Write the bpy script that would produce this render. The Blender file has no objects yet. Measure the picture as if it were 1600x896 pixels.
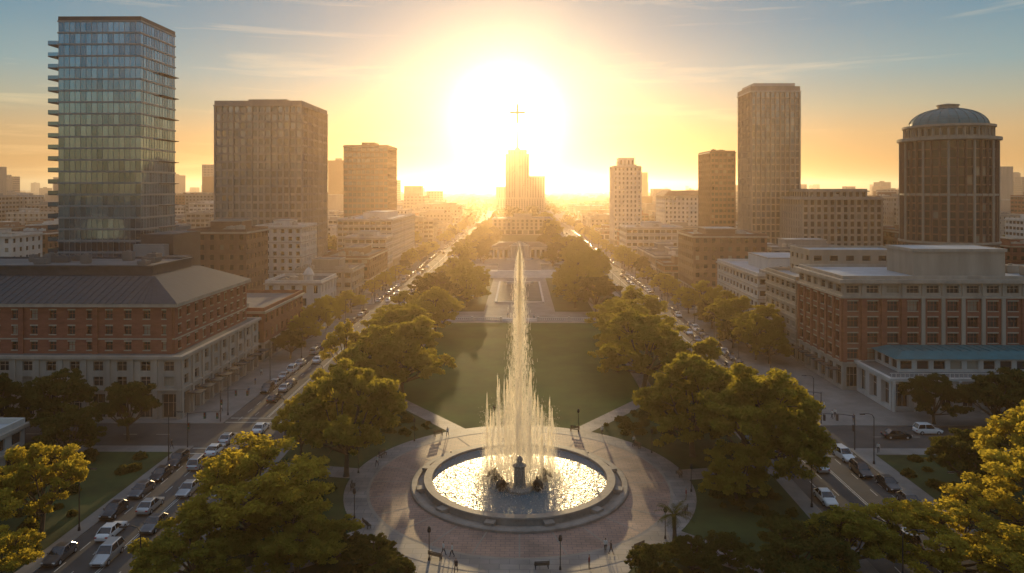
import bpy, math, random
import numpy as np
from mathutils import Vector
R = random.Random(7)
NR = np.random.RandomState(11)
sc = bpy.context.scene
COL = sc.collection
sc.view_settings.view_transform = 'Standard'
sc.view_settings.look = 'None'
sc.view_settings.exposure = 0

# ------------------------------------------------------------ materials
def nmat(name):
    m = bpy.data.materials.new(name); m.use_nodes = True
    nt = m.node_tree
    return m, nt, nt.nodes['Principled BSDF']
def mat(name, col, rough=.8, var=.18, scale=.3, bump=0, bscale=3, spec=.3, metal=0, stretch=None, fine=6.0):
    m, nt, b = nmat(name)
    tc = nt.nodes.new('ShaderNodeTexCoord')
    mp = nt.nodes.new('ShaderNodeMapping')
    nt.links.new(tc.outputs['Object'], mp.inputs[0])
    if stretch: mp.inputs['Scale'].default_value = stretch
    n = nt.nodes.new('ShaderNodeTexNoise'); n.inputs['Scale'].default_value = scale
    n.inputs['Detail'].default_value = fine
    n.inputs['Roughness'].default_value = .65
    nt.links.new(mp.outputs[0], n.inputs['Vector'])
    r = nt.nodes.new('ShaderNodeValToRGB')
    r.color_ramp.elements[0].position = .3; r.color_ramp.elements[1].position = .7
    r.color_ramp.elements[0].color = [c*(1-var) for c in col]+[1]
    r.color_ramp.elements[1].color = [min(1, c*(1+var)) for c in col]+[1]
    nt.links.new(n.outputs['Fac'], r.inputs[0])
    nt.links.new(r.outputs[0], b.inputs['Base Color'])
    b.inputs['Roughness'].default_value = rough
    b.inputs['Metallic'].default_value = metal
    b.inputs['Specular IOR Level'].default_value = spec
    if bump:
        n2 = nt.nodes.new('ShaderNodeTexNoise'); n2.inputs['Scale'].default_value = bscale
        nt.links.new(mp.outputs[0], n2.inputs['Vector'])
        bp = nt.nodes.new('ShaderNodeBump'); bp.inputs['Strength'].default_value = bump
        nt.links.new(n2.outputs['Fac'], bp.inputs['Height'])
        nt.links.new(bp.outputs[0], b.inputs['Normal'])
    return m
def glassmat(name, c0, c1, rough=.1, metal=0, spec=.7, blinds=0, bump=0):
    m, nt, b = nmat(name)
    g = nt.nodes.new('ShaderNodeNewGeometry')
    r = nt.nodes.new('ShaderNodeValToRGB')
    e = r.color_ramp.elements
    e[0].color = list(c0)+[1]; e[1].color = list(c1)+[1]
    if blinds:
        e[1].position = 1-blinds
        x = e.new(min(.999, 1-blinds+.005)); x.color = (.26, .23, .18, 1)
        x = e.new(1.0); x.color = (.36, .32, .25, 1)
    nt.links.new(g.outputs['Random Per Island'], r.inputs[0])
    nt.links.new(r.outputs[0], b.inputs['Base Color'])
    b.inputs['Roughness'].default_value = rough
    b.inputs['Metallic'].default_value = metal
    b.inputs['Specular IOR Level'].default_value = spec
    if bump:
        tc = nt.nodes.new('ShaderNodeTexCoord')
        n2 = nt.nodes.new('ShaderNodeTexNoise'); n2.inputs['Scale'].default_value = .35
        nt.links.new(tc.outputs['Object'], n2.inputs['Vector'])
        bp = nt.nodes.new('ShaderNodeBump'); bp.inputs['Strength'].default_value = bump
        bp.inputs['Distance'].default_value = .3
        nt.links.new(n2.outputs['Fac'], bp.inputs['Height'])
        nt.links.new(bp.outputs[0], b.inputs['Normal'])
    return m
STREAK = (1, 1, .15)
M = {}
M['brick'] = mat('red_brick', (.25, .09, .058), .9, .25, .5, stretch=(1, 1, 3))
M['brick2'] = mat('brown_brick', (.19, .105, .075), .9, .2, .5)
M['stone'] = mat('limestone', (.38, .32, .26), .85, .2, .35, stretch=STREAK)
M['beige'] = mat('beige_stucco', (.35, .285, .22), .85, .2, .3, stretch=STREAK)
M['white'] = mat('white_concrete', (.52, .485, .44), .8, .16, .3, stretch=STREAK)
M['conc'] = mat('concrete', (.24, .22, .20), .85, .18, .3, stretch=STREAK)
M['mull'] = mat('aluminium_mullion', (.22, .25, .27), .4, .1, .3, metal=.4)
M['dark'] = mat('dark_metal', (.05, .052, .058), .5, .2, .4)
M['slate'] = mat('slate_roof', (.04, .052, .062), .65, .25, .6, stretch=(1, 4, 1))
M['roofw'] = mat('white_roof', (.38, .39, .40), .85, .25, .12)
M['roofg'] = mat('gravel_roof', (.14, .135, .13), .9, .3, .12)
M['teal'] = mat('green_copper', (.025, .145, .17), .5, .2, .4)
M['glass'] = glassmat('window_glass', (.010, .014, .018), (.035, .042, .05), .08, 0, .8, blinds=.14)
M['glassd'] = glassmat('dark_glass', (.02, .024, .028), (.06, .065, .07), .1, .3, .8, blinds=.05)
M['curtain'] = glassmat('curtain_glass', (.12, .22, .30), (.27, .43, .55), .05, .9, .8, bump=.05)
M['curtain2'] = glassmat('grey_curtain_glass', (.12, .145, .165), (.32, .36, .40), .12, .7, .8, blinds=.05)
M['asphalt'] = mat('asphalt', (.08, .074, .068), .8, .3, .15, bump=.1)
M['paint'] = mat('road_paint', (.5, .48, .43), .7, .3, 2)
M['walk'] = mat('sidewalk', (.22, .20, .18), .85, .25, .2)
M['grass'] = mat('grass', (.036, .055, .014), .95, .4, .2, bump=.5, bscale=8, fine=10)
M['lawn'] = mat('lawn', (.036, .080, .013), .95, .32, .09, bump=.5, bscale=6, fine=10)
M['bark'] = mat('bark', (.09, .065, .045), .9, .3, 2)
M['iron'] = mat('black_iron', (.02, .02, .022), .5, .2, 2)
M['fstone'] = mat('fountain_stone', (.25, .21, .175), .6, .3, .6, bump=.1)
M['bronze'] = mat('bronze', (.07, .055, .04), .45, .3, 2, metal=.5)
M['stillwater'] = mat('still_water', (.08, .095, .09), .75, .3, .2, spec=.15)

def pavers(name, c1, c2, mort, sx, sy):
    m, nt, b = nmat(name)
    tc = nt.nodes.new('ShaderNodeTexCoord')
    br = nt.nodes.new('ShaderNodeTexBrick')
    br.inputs['Color1'].default_value = list(c1)+[1]; br.inputs['Color2'].default_value = list(c2)+[1]
    br.inputs['Mortar'].default_value = list(mort)+[1]
    br.inputs['Scale'].default_value = 1
    br.inputs['Brick Width'].default_value = sx; br.inputs['Row Height'].default_value = sy
    br.inputs['Mortar Size'].default_value = .04
    nt.links.new(tc.outputs['Object'], br.inputs['Vector'])
    n = nt.nodes.new('ShaderNodeTexNoise'); n.inputs['Scale'].default_value = .25; n.inputs['Detail'].default_value = 8
    nt.links.new(tc.outputs['Object'], n.inputs['Vector'])
    mr = nt.nodes.new('ShaderNodeMapRange'); mr.inputs[1].default_value = .3; mr.inputs[2].default_value = .7
    mr.inputs[3].default_value = .65; mr.inputs[4].default_value = 1.25
    nt.links.new(n.outputs['Fac'], mr.inputs[0])
    mx = nt.nodes.new('ShaderNodeVectorMath'); mx.operation = 'SCALE'
    nt.links.new(br.outputs['Color'], mx.inputs[0]); nt.links.new(mr.outputs[0], mx.inputs['Scale'])
    nt.links.new(mx.outputs[0], b.inputs['Base Color'])
    b.inputs['Roughness'].default_value = .6
    return m
M['paver'] = pavers('grey_pavers', (.25, .215, .19), (.19, .165, .15), (.12, .11, .10), 2.4, 1.2)
M['redpaver'] = pavers('red_pavers', (.34, .20, .145), (.27, .165, .125), (.15, .11, .09), 1.2, .6)
M['bandstone'] = mat('paving_band', (.27, .23, .19), .8, .15, .4)

def leafmat(name, a, b_, trans, tmix=.45):
    m = bpy.data.materials.new(name); m.use_nodes = True
    nt = m.node_tree; nt.nodes.clear()
    out = nt.nodes.new('ShaderNodeOutputMaterial')
    g = nt.nodes.new('ShaderNodeNewGeometry')
    oi = nt.nodes.new('ShaderNodeObjectInfo')
    tc = nt.nodes.new('ShaderNodeTexCoord')
    no = nt.nodes.new('ShaderNodeTexNoise'); no.inputs['Scale'].default_value = .55; no.inputs['Detail'].default_value = 3
    nt.links.new(tc.outputs['Object'], no.inputs['Vector'])
    def mad(x, k, add):
        q = nt.nodes.new('ShaderNodeMath'); q.operation = 'MULTIPLY_ADD'
        nt.links.new(x, q.inputs[0]); q.inputs[1].default_value = k
        if isinstance(add, float): q.inputs[2].default_value = add
        else: nt.links.new(add, q.inputs[2])
        return q.outputs[0]
    v = mad(oi.outputs['Random'], .40, -.52)
    v = mad(g.outputs['Random Per Island'], .45, v)
    v = mad(no.outputs['Fac'], 1.4, v)
    r = nt.nodes.new('ShaderNodeValToRGB')
    r.color_ramp.elements[0].color = list(a)+[1]; r.color_ramp.elements[1].color = list(b_)+[1]
    nt.links.new(v, r.inputs[0])
    d = nt.nodes.new('ShaderNodeBsdfDiffuse'); nt.links.new(r.outputs[0], d.inputs[0])
    t = nt.nodes.new('ShaderNodeBsdfTranslucent')
    t.inputs[0].default_value = list(trans)+[1]
    mx = nt.nodes.new('ShaderNodeMixShader'); mx.inputs[0].default_value = tmix
    nt.links.new(d.outputs[0], mx.inputs[1]); nt.links.new(t.outputs[0], mx.inputs[2])
    nt.links.new(mx.outputs[0], out.inputs[0])
    return m
M['leaf'] = leafmat('leaves', (.034, .056, .013), (.19, .17, .033), (.56, .46, .055), .48)
M['leafy'] = leafmat('yellow_leaves', (.08, .09, .018), (.30, .24, .04), (.74, .57, .06), .5)
M['leafd'] = leafmat('dark_leaves', (.020, .038, .011), (.07, .08, .02), (.18, .16, .03), .35)

# ------------------------------------------------------------ mesh builder
class MB:
    def __init__(s): s.v = []; s.f = []; s.m = []
    def quad(s, a, b, c, d, m=0):
        n = len(s.v); s.v += [a, b, c, d]; s.f.append((n, n+1, n+2, n+3)); s.m.append(m)
    def poly(s, pts, m=0):
        n = len(s.v); s.v += pts; s.f.append(tuple(range(n, n+len(pts)))); s.m.append(m)
    def box(s, x0, x1, y0, y1, z0, z1, m=0, mt=None):
        n = len(s.v)
        s.v += [(x0,y0,z0),(x1,y0,z0),(x1,y1,z0),(x0,y1,z0),(x0,y0,z1),(x1,y0,z1),(x1,y1,z1),(x0,y1,z1)]
        s.f += [(n,n+3,n+2,n+1),(n+4,n+5,n+6,n+7),(n,n+1,n+5,n+4),(n+1,n+2,n+6,n+5),(n+2,n+3,n+7,n+6),(n+3,n,n+4,n+7)]
        s.m += [m, m if mt is None else mt, m, m, m, m]
    def frustum(s, a, b, z0, z1, m=0, mt=None):
        (x0,x1,y0,y1) = a; (X0,X1,Y0,Y1) = b
        n = len(s.v)
        s.v += [(x0,y0,z0),(x1,y0,z0),(x1,y1,z0),(x0,y1,z0),(X0,Y0,z1),(X1,Y0,z1),(X1,Y1,z1),(X0,Y1,z1)]
        s.f += [(n,n+3,n+2,n+1),(n+4,n+5,n+6,n+7),(n,n+1,n+5,n+4),(n+1,n+2,n+6,n+5),(n+2,n+3,n+7,n+6),(n+3,n,n+4,n+7)]
        s.m += [m, m if mt is None else mt, m, m, m, m]
    def tube(s, p0, p1, r0, r1, n=8, m=0, cap=True):
        p0 = Vector(p0); p1 = Vector(p1); d = (p1-p0)
        if d.length < 1e-6: return
        d.normalize()
        a = d.orthogonal().normalized(); b = d.cross(a)
        k = len(s.v)
        for p, r in ((p0, r0), (p1, r1)):
            for i in range(n):
                t = 2*math.pi*i/n
                s.v.append(tuple(p+a*(r*math.cos(t))+b*(r*math.sin(t))))
        for i in range(n):
            j = (i+1) % n
            s.f.append((k+i, k+j, k+n+j, k+n+i)); s.m.append(m)
        if cap:
            s.f.append(tuple(k+n+i for i in range(n))); s.m.append(m)
            s.f.append(tuple(k+n-1-i for i in range(n))); s.m.append(m)
    def path(s, pts, rad, n=8, m=0):
        k = len(s.v); prev = None
        for i, p in enumerate(pts):
            p = Vector(p)
            q = Vector(pts[min(i+1, len(pts)-1)]) - Vector(pts[max(i-1, 0)])
            q.normalize()
            a = q.orthogonal().normalized() if prev is None else (prev - q*prev.dot(q)).normalized()
            prev = a; b = q.cross(a)
            for j in range(n):
                t = 2*math.pi*j/n
                s.v.append(tuple(p+a*(rad[i]*math.cos(t))+b*(rad[i]*math.sin(t))))
        for i in range(len(pts)-1):
            for j in range(n):
                jj = (j+1) % n
                s.f.append((k+i*n+j, k+i*n+jj, k+(i+1)*n+jj, k+(i+1)*n+j)); s.m.append(m)
    def lathe(s, cx, cy, prof, n=64, m=0):
        k = len(s.v)
        for (r, z) in prof:
            for i in range(n):
                t = 2*math.pi*i/n
                s.v.append((cx+r*math.cos(t), cy+r*math.sin(t), z))
        for q in range(len(prof)-1):
            for i in range(n):
                j = (i+1) % n
                s.f.append((k+q*n+i, k+q*n+j, k+(q+1)*n+j, k+(q+1)*n+i)); s.m.append(m)
    def ring(s, x0, x1, y0, y1, z0, z1, o, m=0):
        s.box(x0-o, x1+o, y0-o, y0+.3, z0, z1, m)
        s.box(x0-o, x1+o, y1-.3, y1+o, z0, z1, m)
        s.box(x0-o, x0+.3, y0+.3, y1-.3, z0, z1, m)
        s.box(x1-.3, x1+o, y0+.3, y1-.3, z0, z1, m)
    def facade(s, O, U, W, z0, z1, cols, rows, fw, fh, dep, mw=0, mg=1, mull=0, bias=.5, mf=None, sill=0):
        ox, oy = O; ux, uy = U
        nx, ny = uy, -ux
        cw = W/cols; rh = (z1-z0)/rows
        def P(u, z, d=0): return (ox+ux*u-nx*d, oy+uy*u-ny*d, z)
        ww = cw*fw; wh = rh*fh; m1 = (cw-ww)/2; b0 = (rh-wh)*bias
        if mf is None: mf = mw
        for r in range(rows):
            zb = z0+r*rh+b0; zt = zb+wh
            s.quad(P(0, z0+r*rh), P(W, z0+r*rh), P(W, zb), P(0, zb), mw)
            s.quad(P(0, zt), P(W, zt), P(W, z0+(r+1)*rh), P(0, z0+(r+1)*rh), mw)
            for c in range(cols+1):
                a = 0 if c == 0 else (c-1)*cw+m1+ww
                b = W if c == cols else c*cw+m1
                s.quad(P(a, zb), P(b, zb), P(b, zt), P(a, zt), mw)
            for c in range(cols):
                a = c*cw+m1; b = a+ww
                s.quad(P(a, zb, dep), P(b, zb, dep), P(b, zt, dep), P(a, zt, dep), mg)
                s.quad(P(a, zb), P(a, zb, dep), P(a, zt, dep), P(a, zt), mf)
                s.quad(P(b, zb, dep), P(b, zb), P(b, zt), P(b, zt, dep), mf)
                s.quad(P(a, zb), P(b, zb), P(b, zb, dep), P(a, zb, dep), mf)
                s.quad(P(a, zt, dep), P(b, zt, dep), P(b, zt), P(a, zt), mf)
                for q in range(mull):
                    t = a+(b-a)*(q+1)/(mull+1); k = dep-.06
                    s.quad(P(t-.05, zb, k), P(t+.05, zb, k), P(t+.05, zt, k), P(t-.05, zt, k), mf)
                if mull:
                    t = zb+(zt-zb)*.6; k = dep-.055
                    s.quad(P(a, t-.05, k), P(b, t-.05, k), P(b, t+.05, k), P(a, t+.05, k), mf)
                if sill:
                    s.quad(P(a-.12, zb-.2, -.12), P(b+.12, zb-.2, -.12), P(b+.12, zb, -.12), P(a-.12, zb, -.12), sill)
                    s.quad(P(a-.12, zb, -.12), P(b+.12, zb, -.12), P(b+.12, zb, 0), P(a-.12, zb, 0), sill)
                    s.quad(P(a-.12, zt, -.06), P(b+.12, zt, -.06), P(b+.12, zt+.3, -.06), P(a-.12, zt+.3, -.06), sill)
    def four(s, x0, x1, y0, y1, z0, z1, bay, rows, fw, fh, dep, mw=0, mg=1, **k):
        W = x1-x0; D = y1-y0
        cw = max(1, round(W/bay)); cd = max(1, round(D/bay))
        s.facade((x0, y0), (1, 0), W, z0, z1, cw, rows, fw, fh, dep, mw, mg, **k)
        s.facade((x1, y0), (0, 1), D, z0, z1, cd, rows, fw, fh, dep, mw, mg, **k)
        s.facade((x1, y1), (-1, 0), W, z0, z1, cw, rows, fw, fh, dep, mw, mg, **k)
        s.facade((x0, y1), (0, -1), D, z0, z1, cd, rows, fw, fh, dep, mw, mg, **k)
    def roof(s, x0, x1, y0, y1, z, m, mw=0, par=.9):
        s.quad((x0, y0, z), (x1, y0, z), (x1, y1, z), (x0, y1, z), m)
        t = .35
        s.box(x0-.05, x1+.05, y0-.05, y0+t, z, z+par, mw); s.box(x0-.05, x1+.05, y1-t, y1+.05, z, z+par, mw)
        s.box(x0-.05, x0+t, y0+t, y1-t, z, z+par, mw); s.box(x1-t, x1+.05, y0+t, y1-t, z, z+par, mw)
    def units(s, x0, x1, y0, y1, z, n, m, rr):
        for i in range(n):
            w = rr.uniform(1, 3); d = rr.uniform(1, 3); h = rr.uniform(.8, 2.2)
            x = rr.uniform(x0+2, x1-2-w); y = rr.uniform(y0+2, y1-2-d)
            s.box(x, x+w, y, y+d, z+.25, z+h, m)
            s.box(x+.1, x+w-.1, y+.1, y+d-.1, z, z+.25, m)
            if w > 1.6: s.tube((x+w/2, y+d/2, z+h), (x+w/2, y+d/2, z+h+.3), .5, .5, 8, m)
    def mesh(s, name, mats, smooth=False):
        me = bpy.data.meshes.new(name)
        me.from_pydata(s.v, [], s.f)
        for m in mats: me.materials.append(M[m] if isinstance(m, str) else m)
        me.polygons.foreach_set('material_index', s.m)
        if smooth: me.polygons.foreach_set('use_smooth', [True]*len(s.f))
        me.update()
        return me
    def obj(s, name, mats, smooth=False, parent=None, loc=None):
        o = bpy.data.objects.new(name, s.mesh(name, mats, smooth))
        COL.objects.link(o)
        if parent: o.parent = parent
        if loc: o.location = loc
        return o
def inst(name, me, x, y, z=0, rot=0, sx=1, sy=None, sz=None):
    o = bpy.data.objects.new(name, me); COL.objects.link(o)
    o.location = (x, y, z); o.rotation_euler = (0, 0, rot)
    o.scale = (sx, sx if sy is None else sy, sx if sz is None else sz)
    return o
def empty(name, loc=(0, 0, 0)):
    o = bpy.data.objects.new(name, None); COL.objects.link(o); o.location = loc; return o

# ------------------------------------------------------------ world / sun / haze
EL = math.radians(5.4); AZ = math.radians(-1.0)
S = Vector((math.sin(AZ)*math.cos(EL), math.cos(AZ)*math.cos(EL), math.sin(EL)))
w = bpy.data.worlds.new('World'); sc.world = w; w.use_nodes = True
nt = w.node_tree; nt.nodes.clear()
def N(t, **k):
    n = nt.nodes.new(t)
    for a, b in k.items(): setattr(n, a, b)
    return n
L = nt.links.new
out = N('ShaderNodeOutputWorld')
sky = N('ShaderNodeTexSky', sky_type='NISHITA'); sky.sun_disc = False
sky.sun_elevation = EL; sky.sun_rotation = AZ; sky.dust_density = .4
tint = N('ShaderNodeVectorMath', operation='MULTIPLY'); L(sky.outputs[0], tint.inputs[0]); tint.inputs[1].default_value = (.50, .42, .42)
bg1 = N('ShaderNodeBackground'); bg1.inputs[1].default_value = .05; L(tint.outputs[0], bg1.inputs[0])
tc = N('ShaderNodeTexCoord'); sep = N('ShaderNodeSeparateXYZ'); L(tc.outputs['Generated'], sep.inputs[0])
rp = N('ShaderNodeValToRGB'); L(sep.outputs['Z'], rp.inputs[0])
cr = rp.color_ramp
stops = [(0, (.33, .145, .045)), (.035, (.43, .205, .065)), (.07, (.45, .28, .125)), (.105, (.30, .31, .22)), (.15, (.15, .285, .31)), (.21, (.07, .215, .30)), (.28, (.055, .18, .27)), (.5, (.20, .275, .38)), (1, (.28, .35, .46))]
cr.elements[0].position = 0; cr.elements[0].color = list(stops[0][1])+[1]
cr.elements[1].position = 1; cr.elements[1].color = list(stops[-1][1])+[1]
for p, c in stops[1:-1]:
    e = cr.elements.new(p); e.color = list(c)+[1]
dot = N('ShaderNodeVectorMath', operation='DOT_PRODUCT'); L(tc.outputs['Generated'], dot.inputs[0]); dot.inputs[1].default_value = S
mxz = N('ShaderNodeMath', operation='MAXIMUM'); L(dot.outputs['Value'], mxz.inputs[0]); mxz.inputs[1].default_value = 0
def glow(p, col, amp):
    a = N('ShaderNodeMath', operation='POWER'); L(mxz.outputs[0], a.inputs[0]); a.inputs[1].default_value = p
    b = N('ShaderNodeVectorMath', operation='SCALE'); b.inputs[0].default_value = [c*amp for c in col]; L(a.outputs[0], b.inputs['Scale'])
    return b
gl = [glow(800, (1, .85, .6), 4), glow(150, (1, .76, .40), 1.0), glow(40, (1, .62, .22), .32)]
acc = rp.outputs[0]
for g in gl:
    ad = N('ShaderNodeVectorMath', operation='ADD'); L(acc, ad.inputs[0]); L(g.outputs[0], ad.inputs[1]); acc = ad.outputs[0]
mp = N('ShaderNodeMapping'); mp.inputs['Scale'].default_value = (2.6, 2.6, 36); mp.inputs['Location'].default_value = (4.1, 1.4, 2.9); mp.inputs['Rotation'].default_value = (0, .06, 0)
L(tc.outputs['Generated'], mp.inputs[0])
ns = N('ShaderNodeTexNoise'); ns.inputs['Scale'].default_value = 1.0; ns.inputs['Detail'].default_value = 10; ns.inputs['Roughness'].default_value = .58
ns.inputs['Distortion'].default_value = .5
L(mp.outputs[0], ns.inputs['Vector'])
cm = N('ShaderNodeMapRange'); cm.inputs[1].default_value = .55; cm.inputs[2].default_value = .69; cm.inputs[3].default_value = 0; cm.inputs[4].default_value = .8
L(ns.outputs['Fac'], cm.inputs[0])
mc = N('ShaderNodeMix', data_type='RGBA'); L(cm.outputs[0], mc.inputs[0]); L(acc, mc.inputs[6])
adc = N('ShaderNodeVectorMath', operation='MULTIPLY_ADD'); L(acc, adc.inputs[0]); adc.inputs[1].default_value = (.85, .85, .85); adc.inputs[2].default_value = (.34, .23, .10)
L(adc.outputs[0], mc.inputs[7])
bg2 = N('ShaderNodeBackground'); bg2.inputs[1].default_value = 1.0; L(mc.outputs[2], bg2.inputs[0])
ads = N('ShaderNodeAddShader'); L(bg1.outputs[0], ads.inputs[0]); L(bg2.outputs[0], ads.inputs[1]); L(ads.outputs[0], out.inputs[0])

ld = bpy.data.lights.new('sun', 'SUN'); ld.energy = 5; ld.angle = math.radians(.5); ld.color = (1, .65, .29)
lo = bpy.data.objects.new('sun', ld); COL.objects.link(lo); lo.rotation_euler = S.to_track_quat('Z', 'Y').to_euler(); lo.location = (0, 300, 300)

hz = bpy.data.materials.new('haze'); hz.use_nodes = True; hn = hz.node_tree; hn.nodes.clear()
ho = hn.nodes.new('ShaderNodeOutputMaterial'); vs = hn.nodes.new('ShaderNodeVolumeScatter')
vs.inputs['Color'].default_value = (.95, .68, .46, 1); vs.inputs['Density'].default_value = .00025; vs.inputs['Anisotropy'].default_value = .74
hn.links.new(vs.outputs[0], ho.inputs['Volume'])
mb = MB(); mb.box(-5000, 5000, -1500, 8500, -3, 125); hb = mb.obj('atmospheric_haze', [hz])

# ------------------------------------------------------------ camera (level, with lens shift so verticals stay upright)
cd = bpy.data.cameras.new('camera'); cam = bpy.data.objects.new('camera', cd); COL.objects.link(cam)
cam.location = (0, -3.5, 45); cam.rotation_euler = (math.radians(90), 0, math.radians(.6))
cd.lens = 25.2; cd.shift_y = -.0956; cd.clip_end = 40000; cd.clip_start = .5; sc.camera = cam

# ------------------------------------------------------------ ground, roads
M['ground'] = mat('ground_land', (.075, .08, .05), .95, .4, .01, fine=10)
mb = MB(); mb.quad((-20000, -3000, 0), (20000, -3000, 0), (20000, 26000, 0), (-20000, 26000, 0)); mb.obj('ground', ['ground'])
mb = MB()
for sx in (-1, 1):
    a, b = sorted((42*sx, 57*sx))
    mb.quad((a, 20, .02), (b, 20, .02), (b, 1450, .02), (a, 1450, .02))
crs = [(121, 133), (262, 275), (520, 534), (760, 776)]
for y0, y1 in crs:
    for a, b in ((-700, -57), (57, 700)): mb.quad((a, y0, .02), (b, y0, .02), (b, y1, .02), (a, y1, .02))
for y0, y1 in crs[2:]: mb.quad((-42, y0, .02), (42, y0, .02), (42, y1, .02), (-42, y1, .02))
mb.obj('road', ['asphalt'])
mb = MB()
for sx in (-1, 1):
    for x, dash in ((49.5, False), (46.8, True), (44.6, True), (52.4, True), (54.6, True)):
        X = x*sx
        if not dash:
            for o in (-.15, .15):
                for y0, y1 in ((30, 117), (137, 258), (279, 516), (538, 756)):
                    mb.quad((X+o-.06, y0, .03), (X+o+.06, y0, .03), (X+o+.06, y1, .03), (X+o-.06, y1, .03))
        else:
            y = 60
            while y < 700:
                if not any(a-3 < y < b+1 for a, b in crs):
                    mb.quad((X-.06, y, .03), (X+.06, y, .03), (X+.06, y+2.2, .03), (X-.06, y+2.2, .03))
                y += 6 if x in (46.8, 52.4) else 5
    for y0, y1 in crs:
        for yy in (y0-3.4, y0-.9, y1+.9, y1+3.4):
            a, b = sorted((42.6*sx, 56.6*sx)); mb.quad((a, yy-.15, .034), (b, yy-.15, .034), (b, yy+.15, .034), (a, yy+.15, .034))
        for i in range(40):
            a, b = sorted(((64+i*6)*sx, (66.5+i*6)*sx))
            mb.quad((a, (y0+y1)/2-.07, .031), (b, (y0+y1)/2-.07, .031), (b, (y0+y1)/2+.07, .031), (a, (y0+y1)/2+.07, .031))
mb.obj('road_markings', ['paint'])
mb = MB()
ys = [20]+[v for c in crs for v in c]+[1450]
for i in range(0, len(ys), 2):
    y0, y1 = ys[i], ys[i+1]
    for sx in (-1, 1):
        a, b = sorted((57*sx, 700*sx))
        mb.box(a, b, y0, y1, -.5, .13)
        a, b = sorted((56.8*sx, 57.0*sx)); mb.box(a, b, y0, y1, -.5, .15)
for y0, y1 in ((20, 520), (534, 760), (776, 1450)):
    mb.box(-41.8, 41.8, y0, y1, -.5, .13)
    mb.box(-42, -41.8, y0, y1, -.5, .15); mb.box(41.8, 42, y0, y1, -.5, .15)
mb.obj('sidewalk', ['walk'])

FX, FY = 0., 106.
mb = MB()
def rect(x0, x1, y0, y1, z, m=0): mb.quad((x0, y0, z), (x1, y0, z), (x1, y1, z), (x0, y1, z), m)
rect(-39.5, 39.5, 40, 147.8, .15)
for s_ in (-1, 1):
    a, b = sorted((30*s_, 39.5*s_)); rect(a, b, 148, 236, .15); rect(a, b, 246, 515, .15)
    a, b = sorted((13*s_, 27*s_)); rect(a, b, 258, 395, .15)
rect(-130, -59, 60, 118, .15); rect(60, 130, 60, 118, .15)
rect(-28, 28, 560, 690, .15); rect(-38, 38, 790, 1440, .15)
mb.obj('grass', ['grass'])
mb = MB(); mb.poly([(-11, 131, .16), (11, 131, .16), (27, 152, .16), (27, 236, .16), (-27, 236, .16), (-27, 152, .16)]); mb.obj('lawn', ['lawn'])
mb = MB()
def strip(x0, y0, x1, y1, wd, z, m=0):
    d = Vector((x1-x0, y1-y0)).normalized(); n = Vector((-d.y, d.x))*wd/2
    mb.quad((x0-n.x, y0-n.y, z), (x0+n.x, y0+n.y, z), (x1+n.x, y1+n.y, z), (x1-n.x, y1-n.y, z), m)
for s_ in (-1, 1):
    strip(9*s_, 126, 30.5*s_, 154, 3.4, .17)
    strip(20*s_, 108, 41.7*s_, 112, 4, .174)
    strip(16*s_, 92, 41.7*s_, 70, 4.5, .178)
    a, b = sorted((27.2*s_, 29.8*s_)); rect(a, b, 151, 238, .143)
mb.poly([(-9, 50, .182), (9, 50, .182), (10, 76, .182), (15, 84, .182), (15, 90, .182), (-15, 90, .182), (-15, 84, .182), (-10, 76, .182)])
mb.obj('path', ['paver'])
mb = MB()
def disc(r0, r1, z, m):
    n = 96
    for i in range(n):
        a = 2*math.pi*i/n; b = 2*math.pi*(i+1)/n
        mb.quad((r0*math.cos(a), r0*math.sin(a), z), (r1*math.cos(a), r1*math.sin(a), z), (r1*math.cos(b), r1*math.sin(b), z), (r0*math.cos(b), r0*math.sin(b), z), m)
disc(15, 22.5, .20, 0); disc(22.5, 22.9, .2, 2); disc(22.9, 26.2, .20, 1)
for i in range(24):
    a = math.pi*2*i/24
    c, s_ = math.cos(a), math.sin(a); nx, ny = -s_*.1, c*.1
    mb.quad((16.5*c-nx, 16.5*s_-ny, .205), (22.4*c-nx, 22.4*s_-ny, .205), (22.4*c+nx, 22.4*s_+ny, .205), (16.5*c+nx, 16.5*s_+ny, .205), 2)
mb.obj('plaza_paving', ['redpaver', 'paver', 'bandstone'], loc=(FX, FY, 0))
M['water'], nt2, b2 = nmat('water')
b2.inputs['Base Color'].default_value = (.13, .18, .21, 1); b2.inputs['Roughness'].default_value = .25; b2.inputs['IOR'].default_value = 1.33
b2.inputs['Specular IOR Level'].default_value = .4
t_ = nt2.nodes.new('ShaderNodeTexCoord')
n1 = nt2.nodes.new('ShaderNodeTexNoise'); n1.inputs['Scale'].default_value = 1.7; n1.inputs['Detail'].default_value = 4; n1.inputs['Distortion'].default_value = 1.2
nt2.links.new(t_.outputs['Object'], n1.inputs['Vector'])
bp = nt2.nodes.new('ShaderNodeBump'); bp.inputs['Strength'].default_value = 1.0; bp.inputs['Distance'].default_value = .5
nt2.links.new(n1.outputs['Fac'], bp.inputs['Height']); nt2.links.new(bp.outputs[0], b2.inputs['Normal'])
mb = MB()
mb.box(-9.8, -9, 278, 340, .13, .6); mb.box(9, 9.8, 278, 340, .13, .6); mb.box(-9, 9, 278, 278.8, .13, .6); mb.box(-9, 9, 339.2, 340, .13, .6)
mb.quad((-9, 278.8, .45), (9, 278.8, .45), (9, 339.2, .45), (-9, 339.2, .45), 1)
mb.box(-6, 6, 330, 331, .45, 1.6, 0)
mb.obj('reflecting_pool', ['white', 'stillwater'])
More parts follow.
